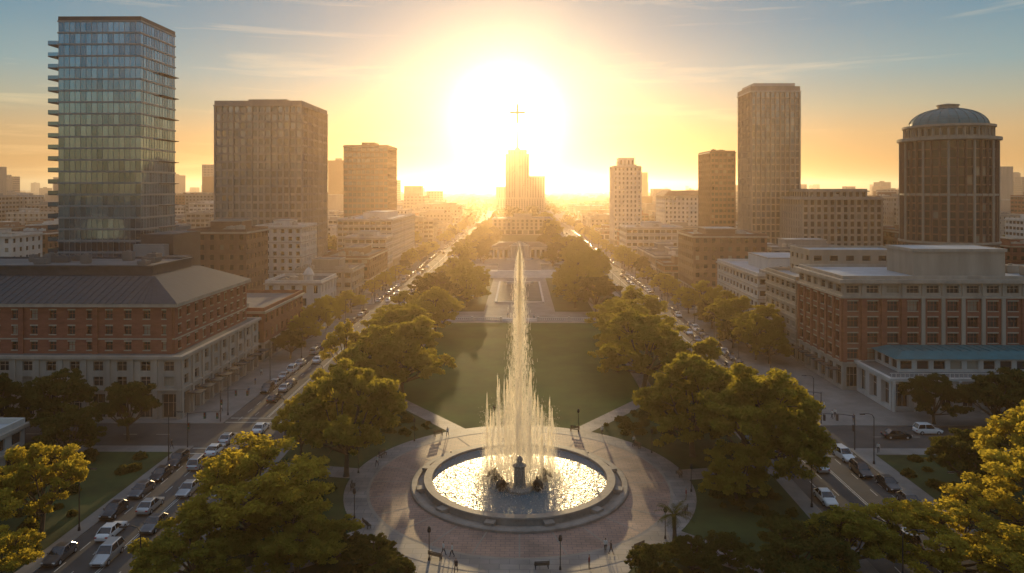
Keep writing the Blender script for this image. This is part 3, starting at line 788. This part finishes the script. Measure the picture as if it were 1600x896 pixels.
def roundwall(r, z0, z1, rows, fw, fh, dep, mw, mg):
    for i in range(ns_):
        p = pc(i, r); q = pc(i+1, r); d = Vector((q[0]-p[0], q[1]-p[1])); W = d.length; d.normalize()
        mb.facade(p, (d.x, d.y), W, z0, z1, 1, rows, fw, fh, dep, mw, mg)
roundwall(r+.6, .1, 22, 6, .5, .6, .4, 0, 1)
mb.lathe(cx, cy, [(r+.6, 22), (r+1.2, 22.1), (r+1.2, 22.8), (r, 22.9)], 72, 2)
roundwall(r, 22.9, 42, 6, .6, .8, .4, 0, 1); mb.lathe(cx, cy, [(r, 42), (r+.4, 42.1), (r+.4, 42.8), (r, 42.9)], 72, 2)
roundwall(r, 42.9, 65, 6, .72, .86, .5, 0, 1)
for i in range(ns_):
    x, y = pc(i, r+.2); mb.tube((x, y, 22.9), (x, y, 65), .55 if i % 3 == 0 else .25, .5 if i % 3 == 0 else .25, 6, 2 if i % 3 == 0 else 0, False)
mb.lathe(cx, cy, [(r, 65), (r+1.6, 65.3), (r+1.6, 66.5), (r+.2, 66.6), (r-1.2, 66.6)], 72, 2)
roundwall(r-2, 66.6, 70.8, 1, .6, .7, .5, 2, 1)
for i in range(ns_):
    x, y = pc(i, r-1.2); mb.tube((x, y, 66.6), (x, y, 70.8), .32, .28, 6, 2, False)
mb.lathe(cx, cy, [(r-2, 70.8), (r-.4, 70.9), (r-.4, 71.8), (r-3.0, 71.9)], 72, 2)
mb.lathe(cx, cy, [(r-2.9, 71.9)]+[((r-3.0)*math.cos(t*.155), 72+7.6*math.sin(t*.155)) for t in range(1, 10)], 72, 3)
for i in range(24):
    a = i*math.pi/12
    mb.path([(cx+(r-2.9)*math.cos(t*.155)*math.cos(a), cy+(r-2.9)*math.cos(t*.155)*math.sin(a), 72.1+7.6*math.sin(t*.155)) for t in range(0, 10)], [.14]*10, 4, 3)
mb.lathe(cx, cy, [(4, 79.2), (4, 80.6), (4.4, 80.7), (4.4, 81.1), (.01, 81.8)], 24, 2)
mb.obj('domed_round_tower', ['brick2', 'glassd', 'beige', 'teal'])

# cathedral-like tower closing the axis
mb = MB(); D0 = 1500
def tier(x0, x1, y0, y1, z0, z1, rows):
    mb.four(x0, x1, y0, y1, z0, z1, 5.5, rows, .42, .7, .8, 0, 1); mb.roof(x0, x1, y0, y1, z1, 0, 0, 2); mb.ring(x0, x1, y0, y1, z1-1.4, z1, .8, 0)
    cw = round((x1-x0)/11); b = (x1-x0)/cw
    for i in range(cw+1):
        X = min(max(x0+i*b, x0+1), x1-1); mb.box(X-1, X+1, y0-1.2, y0+.02, z0, z1+2.6, 0)
tier(-29.4, 20.1, D0, D0+44, .1, 116, 26); tier(20.2, 53.4, D0+1, D0+42, .1, 69, 16); tier(-49.5, -29.5, D0+1, D0+42, .1, 47, 11); tier(-46, 51, D0-20, D0-1.3, .1, 24, 6)
tier(-24, 15, D0+6, D0+38, 117.2, 125, 1)
mb.frustum((-13, 4, D0+12, D0+29), (-7, -2, D0+18, D0+23), 125, 133, 0, 0)
mb.frustum((-6.1, -2.9, D0+19, D0+22), (-5.2, -3.8, D0+20, D0+21), 133, 184, 0, 0)
mb.box(-6.6, -2.4, D0+19, D0+23, 184.1, 225, 2); mb.box(-21, -6.61, D0+19, D0+23, 204.5, 209, 2); mb.box(-2.39, 12, D0+19, D0+23, 204.5, 209, 2)
mb.obj('cathedral_tower', ['stone', 'glassd', 'dark']); occ.append((-60, 60, 100, 1600))
B('civic_hall_building', -26, 32, 700, 745, 15, 'stone', 'glassd', bay=4.4, fw=.5, fh=.7, pil=1, roof='slate', trim='stone', cornice=1.2)
mb = MB()
mb.four(-17, 17, 452, 468, .13, 7, 3.4, 1, .6, .75, 1.2, 0, 1); mb.ring(-17, 17, 452, 468, 7, 7.8, .8, 0); mb.frustum((-18, 18, 451, 469), (-13, 13, 457, 463), 7.8, 10.5, 2, 2)
mb.box(-6, 6, 449, 451.9, .13, 9, 0); mb.poly([(-6.5, 448.9, 9), (6.5, 448.9, 9), (0, 448.9, 12)], 0); mb.poly([(-6.5, 452, 9), (0, 452, 12), (6.5, 452, 9)], 0)
mb.quad((-6.5, 448.9, 9), (0, 448.9, 12), (0, 452, 12), (-6.5, 452, 9), 2); mb.quad((6.5, 448.9, 9), (6.5, 452, 9), (0, 452, 12), (0, 448.9, 12), 2)
for i in range(6): mb.tube((-5.2+i*2.08, 447.9, .3), (-5.2+i*2.08, 447.9, 8.6), .4, .35, 10, 0)
mb.box(-6.3, 6.3, 447.3, 448.88, 8.6, 9.1, 0)
for i in range(5): mb.box(-8+i*.01, 8-i*.01, 444+i*.5, 448.8, .131+i*.15-.0, .13+(i+1)*.15, 0)
for s_ in (-1, 1):
    a, b = sorted((s_*17.9, s_*28)); mb.box(a, b, 454, 466, .13, 5, 0, 2)
    for i in range(5): mb.tube((s_*(18.6+i*2.2), 453.2, .13), (s_*(18.6+i*2.2), 453.2, 5), .3, .28, 8, 0)
mb.obj('monument_hall', ['white', 'glassd', 'slate'])

walls = ['brick', 'brick2', 'conc', 'beige', 'white', 'stone', 'brick2', 'conc']
for s_ in (-1, 1):
    x = 70
    while x < 520:
        y = 140 if x > 215 else 216
        while y < 860:
            wdt = R.uniform(18, 34); dep_ = R.uniform(18, 34)
            a, b = sorted((s_*x, s_*(x+wdt)))
            if not any(c-2 < y+dep_ and d+2 > y for c, d in crs) and not any(a < o1 and b > o0 and y < o3 and y+dep_ > o2 for o0, o1, o2, o3 in occ) and x < y*.9+40:
                H = R.choice([8, 10, 12, 15, 15, 19, 24]) if x < 200 or y < 500 else R.choice([10, 14, 18, 24, 30, 38])
                if R.random() < .82:
                    building(R.choice(['shop_building', 'office_building', 'apartment_building', 'warehouse_building']), a, b, y, y+dep_, H, R.choice(walls), R.choice(['glass', 'glassd']), bay=R.uniform(3.4, 4.6), fl=3.7, fw=R.choice([.4, .5, .8]), fh=.5, bands=R.choice([0, 0, 1]), roof=R.choice(['roofw', 'roofg', 'roofg']), trim=R.choice(['stone', 'conc', 'white']), unitn=4, pil=0)
                elif R.random() < .8:
                    tree((a+b)/2, y+dep_/2, 9, 13); tree(a+3, y+5, 7, 11)
            y += dep_+R.uniform(3, 12)
        x += 38
mw, nw, bw = nmat('distant_facade')
tcw = nw.nodes.new('ShaderNodeTexCoord'); brk = nw.nodes.new('ShaderNodeTexBrick')
mpw = nw.nodes.new('ShaderNodeMapping'); mpw.inputs['Rotation'].default_value = (math.radians(90), 0, 0)
nw.links.new(tcw.outputs['Object'], mpw.inputs[0]); nw.links.new(mpw.outputs[0], brk.inputs[0])
brk.offset = 0; brk.inputs['Scale'].default_value = 1; brk.inputs['Brick Width'].default_value = 5; brk.inputs['Row Height'].default_value = 4; brk.inputs['Mortar Size'].default_value = .9
brk.inputs['Color1'].default_value = (.08, .08, .085, 1); brk.inputs['Color2'].default_value = (.13, .12, .12, 1); brk.inputs['Mortar'].default_value = (.3, .26, .22, 1)
nw.links.new(brk.outputs[0], bw.inputs['Base Color']); bw.inputs['Roughness'].default_value = .7
M['dist'] = mw
mb = MB()
for i in range(3200):
    y = 900+R.random()**1.6*5200; x = R.uniform(-1, 1)*y*.85
    if abs(x+15) < 100 and y < 1650: continue
    h = R.choice([8, 10, 12, 15, 20, 26]); h *= 1 if R.random() < .84 else R.uniform(1.3, 3.4)
    if abs(x) < y*.12: h = min(h, 18)
    w_ = R.uniform(14, 45); d = R.uniform(14, 45)
    if h > 30: w_ = min(w_, 26)
    mb.box(x, x+w_, y, y+d, 0, h, R.choice([0, 0, 1, 2, 3]), R.choice([4, 5]))
    if R.random() < .5: mb.box(x+w_*.3, x+w_*.6, y+d*.3, y+d*.6, h, h+3, 2, 5)
# the city also continues behind the viewpoint
for i in range(80):
    x = R.uniform(-420, 420); y = R.uniform(-520, -110); h = R.choice([15, 20, 26, 34, 48, 60, 70])
    w_ = R.uniform(18, 34); mb.box(x, x+w_, y-R.uniform(16, 30), y, 0, h, R.choice([0, 0, 1, 2]), 5)
mb.obj('distant_skyline', ['dist', 'brick2', 'conc', 'beige', 'roofw', 'roofg'])
def woods(name, n, gen, leafm, per=16):
    P = []
    for i in range(n):
        x, y, r, h = gen()
        g = NR.randn(per, 3); g /= np.linalg.norm(g, axis=1)[:, None]; g[:, 2] = np.abs(g[:, 2])
        P.append(g*np.array([r, r, h])*(.6+.4*NR.rand(per)[:, None])+np.array([x, y, 1]))
    mb = MB(); add_leaves(mb, np.concatenate(P), 1.6, 3.6, 0); mb.obj(name, [leafm])
def g1():
    while True:
        y = 860+R.random()**1.3*3500; x = R.uniform(-1, 1)*y*.8
        if not (40 < abs(x) < 59 and y < 1450) and not (abs(x) < 60 and 1470 < y < 1560): break
    return x, y, R.uniform(6, 12), R.uniform(8, 14)
woods('distant_trees', 5000, g1, 'leafd')
def g2():
    while True:
        y = R.uniform(280, 880); x = R.uniform(-.9, .9)*y
        if abs(x) > 110 and abs(x) < 520: return x, y, R.uniform(3, 6), R.uniform(6, 10)
woods('neighbourhood_trees', 700, g2, 'leafd', 40)
def g3():
    while True:
        y = R.uniform(150, 900); x = R.choice([-1, 1])*R.uniform(520, 900)
        if abs(x) < y*1.1+100: return x, y, R.uniform(6, 11), R.uniform(8, 13)
woods('woodland', 600, g3, 'leafd', 30)

# ------------------------------------------------------------ cars
def carpaint(n, c, metal=.3):
    m, t, b = nmat(n); b.inputs['Base Color'].default_value = list(c)+[1]; b.inputs['Roughness'].default_value = .3; b.inputs['Metallic'].default_value = metal
    b.inputs['Coat Weight'].default_value = .6; b.inputs['Coat Roughness'].default_value = .08; return m
M['tyre'] = mat('tyre_rubber', (.02, .02, .02), .8); M['carglass'] = glassmat('car_glass', (.012, .014, .018), (.02, .022, .026), .05, 0, .9)
M['lamp_w'] = mat('headlamp', (.7, .7, .68), .2); M['lamp_r'] = mat('tail_lamp', (.35, .02, .02), .3)
def car_mesh(paint, suv=False):
    mb = MB()
    up = .22 if suv else 0
    st = [(-2.28, .70, .38, .60), (-2.15, .84, .26, .72), (-1.3, .90, .22, .84+up*.4), (-.85, .91, .22, .93+up*.6), (.9, .91, .22, .96+up*.6), (1.7, .89, .22, .95+up*.6), (2.15, .83, .28, .86+up*.5), (2.28, .74, .40, .70+up*.4)]
    k = len(mb.v)
    for (y, w_, z0, z1) in st:
        for (a, z) in ((-w_*.92, z0), (-w_, z0+.14), (-w_, z0+(z1-z0)*.62), (-w_*.93, z1-.03), (-w_*.6, z1+.02), (w_*.6, z1+.02), (w_*.93, z1-.03), (w_, z0+(z1-z0)*.62), (w_, z0+.14), (w_*.92, z0)):
            mb.v.append((a, y, z))
    for i in range(len(st)-1):
        for j in range(10):
            jj = (j+1) % 10
            mb.f.append((k+i*10+j, k+i*10+jj, k+(i+1)*10+jj, k+(i+1)*10+j)); mb.m.append(0)
    mb.f.append(tuple(k+j for j in range(10))); mb.m.append(0)
    mb.f.append(tuple(k+(len(st)-1)*10+9-j for j in range(10))); mb.m.append(0)
    zb = .92+up*.6; zr = 1.43+up*1.3
    yb0, yb1, yr0, yr1 = (-.95, 1.75, -.2, 1.05) if not suv else (-.95, 2.12, -.3, 1.75)
    w0, w1 = .84, .66
    b = [(-w0, yb0, zb), (w0, yb0, zb), (w0, yb1, zb), (-w0, yb1, zb)]; t = [(-w1, yr0, zr), (w1, yr0, zr), (w1, yr1, zr), (-w1, yr1, zr)]
    for i in range(4):
        j = (i+1) % 4; mb.quad(b[i], b[j], t[j], t[i], 1)
    mb.frustum((-w1-.01, w1+.01, yr0-.03, yr1+.03), (-w1+.08, w1-.08, yr0+.1, yr1-.1), zr, zr+.06, 0)
    for i in range(4): mb.path([b[i], t[i]], [.05, .04], 5, 0)
    ym = (yr0+yr1)/2
    for s_ in (-1, 1):
        mb.path([(s_*w0, ym+.05, zb), (s_*w1, ym, zr)], [.045, .04], 5, 0)
        for yy in (-1.42, 1.42):
            mb.tube((s_*.70, yy, .33), (s_*.925, yy, .33), .34, .34, 14, 2); mb.tube((s_*.926, yy, .33), (s_*.94, yy, .33), .2, .18, 10, 5)
        mb.box(min(s_*.5, s_*.78), max(s_*.5, s_*.78), -2.27, -2.16, .56, .68, 3); mb.box(min(s_*.5, s_*.78), max(s_*.5, s_*.78), 2.17, 2.29, .66, .8, 4)
        mb.box(min(s_*.9, s_*1.04), max(s_*.9, s_*1.04), -.78, -.64, zb-.02, zb+.12, 0)
    mb.box(-.45, .45, -2.3, -2.2, .42, .54, 2)
    return mb.mesh('car', [paint, 'carglass', 'tyre', 'lamp_w', 'lamp_r', M['roofw']])
paints = [carpaint('white_paint', (.7, .7, .7), 0), carpaint('silver_paint', (.42, .43, .44), .5), carpaint('black_paint', (.02, .02, .022)), carpaint('blue_paint', (.03, .05, .10)), carpaint('red_paint', (.25, .03, .02), .1), carpaint('grey_paint', (.12, .12, .125), .5)]
CM = [car_mesh(p, s_) for p in paints for s_ in (False, True)]
pick = [0, 1, 2, 3, 4, 4, 5, 6, 10, 10, 11, 2, 0]
def car(x, y, rot=0, k=None, name='parked_car'):
    inst(name, CM[R.choice(pick) if k is None else k], x, y, .03, rot+R.uniform(-.02, .02), 1.06)
for x, y, k, r in ((-55.8, 113, 5, 0), (-55.8, 107.5, 4, 0), (-55.7, 101.6, 10, 0), (-52, 112, 3, 3.14), (-51.8, 118, 0, 3.14), (-51.9, 123.5, 2, 3.14), (-48, 129, 0, 3.14), (-46.2, 117, 5, 0), (-44.3, 136, 1, 0), (-52, 148, 4, 3.14), (-52.3, 156, 2, 3.14), (-55.9, 155, 5, 0), (-49, 102, 2, 0), (-51.8, 96.5, 2, 3.14), (-48.4, 91, 10, 0), (-53, 89, 0, 3.14), (-56, 95, 4, 0), (-55.8, 83, 10, 0), (-50, 83, 3, 0)):
    car(x, y, r, k, 'parked_car' if abs(x) > 55 else 'car')
for x, y, k, r in ((54, 116.5, 1, .1), (53.8, 110, 5, 0), (48, 112, 2, 3.14), (55.5, 105, 4, 0), (55.5, 99, 10, 0), (68, 126.5, 4, 1.57), (75, 129, 1, 1.57), (44, 100, 0, 0), (55.6, 138, 4, 0), (49, 88, 3, 3.14)): car(x, y, r, k)
for s_ in (-1, 1):
    for x, p in ((55.8, .7), (43.3, .6), (52.3, .22), (46.6, .22)):
        y = 160 if s_ < 0 else 142
        while y < 760:
            if R.random() < p and not any(a-4 < y < b+4 for a, b in crs): car(s_*x, y, 0 if (x > 49.5) == (s_ > 0) else 3.14, None, 'parked_car' if x in (55.8, 43.3) else 'car')
            y += 6.3 if x in (55.8, 43.3) else 11
# ------------------------------------------------------------ street lamps, signals, benches
mb = MB()
mb.tube((0, 0, 0), (0, 0, .5), .2, .14, 8); mb.tube((0, 0, .5), (0, 0, 7.6), .09, .06, 8)
mb.path([(0, 0, 7.5), (.3, 0, 8.0), (1.0, 0, 8.2), (1.8, 0, 8.15)], [.06, .05, .05, .05], 6); mb.box(1.5, 2.3, -.14, .14, 8.02, 8.16); mb.box(1.55, 2.25, -.1, .1, 7.98, 8.019, 1)
LM = mb.mesh('street_lamp', ['iron', 'lamp_w'])
y = 66
while y < 640:
    for x, r in ((-57.8, 0), (57.8, math.pi), (-41.2, math.pi), (41.2, 0)):
        inst('street_lamp', LM, x, y+(8 if abs(x) < 50 else 0), .13, r)
    y += 24
mb = MB()
mb.tube((0, 0, 0), (0, 0, .4), .16, .1, 8); mb.tube((0, 0, .4), (0, 0, 3.3), .055, .045, 8); mb.lathe(0, 0, [(.05, 3.3), (.2, 3.4), (.24, 3.65), (.16, 3.9), (.04, 3.98)], 10, 1); mb.lathe(0, 0, [(.2, 3.92), (.12, 4.05), (.01, 4.1)], 10)
PL = mb.mesh('park_lamp', ['iron', 'iron'])
for i in range(10):
    a = 2*math.pi*(i+.8)/10; inst('park_lamp', PL, FX+25.6*math.cos(a), FY+25.6*math.sin(a), .2)
for s_ in (-1, 1):
    for y in range(156, 236, 17): inst('park_lamp', PL, s_*28.5, y, .14)
mb = MB()
mb.tube((0, 0, 0), (0, 0, 6), .11, .08, 8); mb.path([(0, 0, 5.8), (2.5, 0, 6.1), (5.5, 0, 6.2)], [.07, .06, .05], 6)
for x in (0.2, 3, 5.2):
    z = 5.0 if x > 1 else 3.2
    mb.box(x-.17, x+.17, -.16, .16, z, z+1.05, 0)
    for i, m_i in enumerate((1, 2, 3)): mb.tube((x, -.161, z+.18+i*.33), (x, -.2, z+.18+i*.33), .11, .11, 8, m_i)
SG = mb.mesh('traffic_light', ['dark', mat('green_lens', (.02, .2, .06)), mat('amber_lens', (.3, .15, .01)), mat('red_lens', (.3, .02, .01))])
for y in (120.3, 134, 261, 276):
    inst('traffic_light', SG, -57.6, y, .13, 0); inst('traffic_light', SG, 57.6, y, .13, math.pi)
mb = MB()
for i in range(4): mb.box(-.9, .9, -.25+i*.13, -.15+i*.13, .42, .46)
for i in range(3): mb.box(-.9, .9, .27, .31, .55+i*.15, .66+i*.15)
for x in (-.75, .75): mb.box(x-.04, x+.04, -.22, -.16, 0, .42, 1); mb.box(x-.04, x+.04, .2, .269, 0, .95, 1); mb.box(x-.04, x+.04, -.159, .199, .36, .41, 1)
BM = mb.mesh('bench', ['bark', 'iron'])
for i in range(12):
    a = 2*math.pi*(i+.2)/12; inst('park_bench', BM, FX+25*math.cos(a), FY+25*math.sin(a), .2, a-math.pi/2)

# ------------------------------------------------------------ people
M['skin'] = mat('skin', (.42, .26, .18), .6); M['hair'] = mat('hair', (.03, .02, .015), .7)
shirts = [mat('shirt_white', (.55, .54, .5)), mat('shirt_blue', (.06, .09, .18)), mat('shirt_dark', (.03, .03, .035)), mat('shirt_red', (.25, .05, .04))]
pants = [mat('trousers_dark', (.03, .03, .04)), mat('trousers_khaki', (.18, .14, .09))]
def person_mesh(walk, shirt, pant):
    st = .28 if walk else .0
    V_ = [(0,0,.95),(0,0,1.15),(0,0,1.38),(0,0,1.47),(0,-.01,1.53),(0,-.02,1.63),(0,-.01,1.72),
         (-.1,0,.9),(-.11,-st*.6,.5),(-.11,-st*.9,.09),(-.11,-st*.9-.16,.04),
         (.1,0,.9),(.11,st*.3,.5),(.11,st,.12),(.11,st-.15,.04),
         (-.18,0,1.4),(-.23,st*.4,1.14),(-.24,st*.5-.06,.9),(-.235,st*.5-.08,.8),
         (.18,0,1.4),(.23,-st*.4,1.14),(.24,-st*.5-.06,.9),(.235,-st*.5-.08,.8)]
    E = [(0,1),(1,2),(2,3),(3,4),(4,5),(5,6),(0,7),(7,8),(8,9),(9,10),(0,11),(11,12),(12,13),(13,14),(2,15),(15,16),(16,17),(17,18),(2,19),(19,20),(20,21),(21,22)]
    rad = [.14,.13,.15,.07,.055,.095,.07,.095,.065,.045,.04,.095,.065,.045,.04,.065,.045,.035,.03,.065,.045,.035,.03]
    me = bpy.data.meshes.new('p'); me.from_pydata(V_, E, [])
    o = bpy.data.objects.new('p', me); COL.objects.link(o)
    md = o.modifiers.new('s', 'SKIN')
    for i, r in enumerate(rad): me.skin_vertices[0].data[i].radius = (r, r*.8 if i < 3 else r)
    me.skin_vertices[0].data[0].use_root = True
    o.modifiers.new('u', 'SUBSURF').levels = 1
    dg = bpy.context.evaluated_depsgraph_get()
    m2 = bpy.data.meshes.new_from_object(o.evaluated_get(dg)); bpy.data.objects.remove(o)
    m2.materials.clear()
    for m in (M['skin'], shirt, pant, M['hair']): m2.materials.append(m)
    for p in m2.polygons:
        c = p.center
        if c.z > 1.66 or (c.z > 1.55 and c.y > .03): p.material_index = 3
        elif c.z > 1.46: p.material_index = 0
        elif abs(c.x) > .2 and c.z < .92: p.material_index = 0
        elif c.z > .95 or abs(c.x) > .19: p.material_index = 1
        elif c.z < .09: p.material_index = 3
        else: p.material_index = 2
        p.use_smooth = True
    return m2
PMs = [person_mesh(i % 2 == 0, shirts[i % 4], pants[i % 2]) for i in range(6)]
for x, y in ((-9.3, 84), (-8.2, 83.6), (-7.4, 80), (10.6, 85), (11.2, 84.4), (8.2, 81), (-13, 126), (15, 127), (20, 122), (-60, 140), (-61, 128), (-59, 152), (61, 137), (62, 138), (60.5, 150), (63, 160), (-62, 168), (-60, 119.5), (61, 119), (-3, 131), (24, 100), (-23, 112), (5, 243), (-4, 246), (62, 143), (-60.5, 160), (64, 134.5)):
    inst('pedestrian', R.choice(PMs), x, y, .2 if abs(x) < 27 and y < 135 else .14, R.uniform(0, 6.28))
print('objects', len(bpy.data.objects))
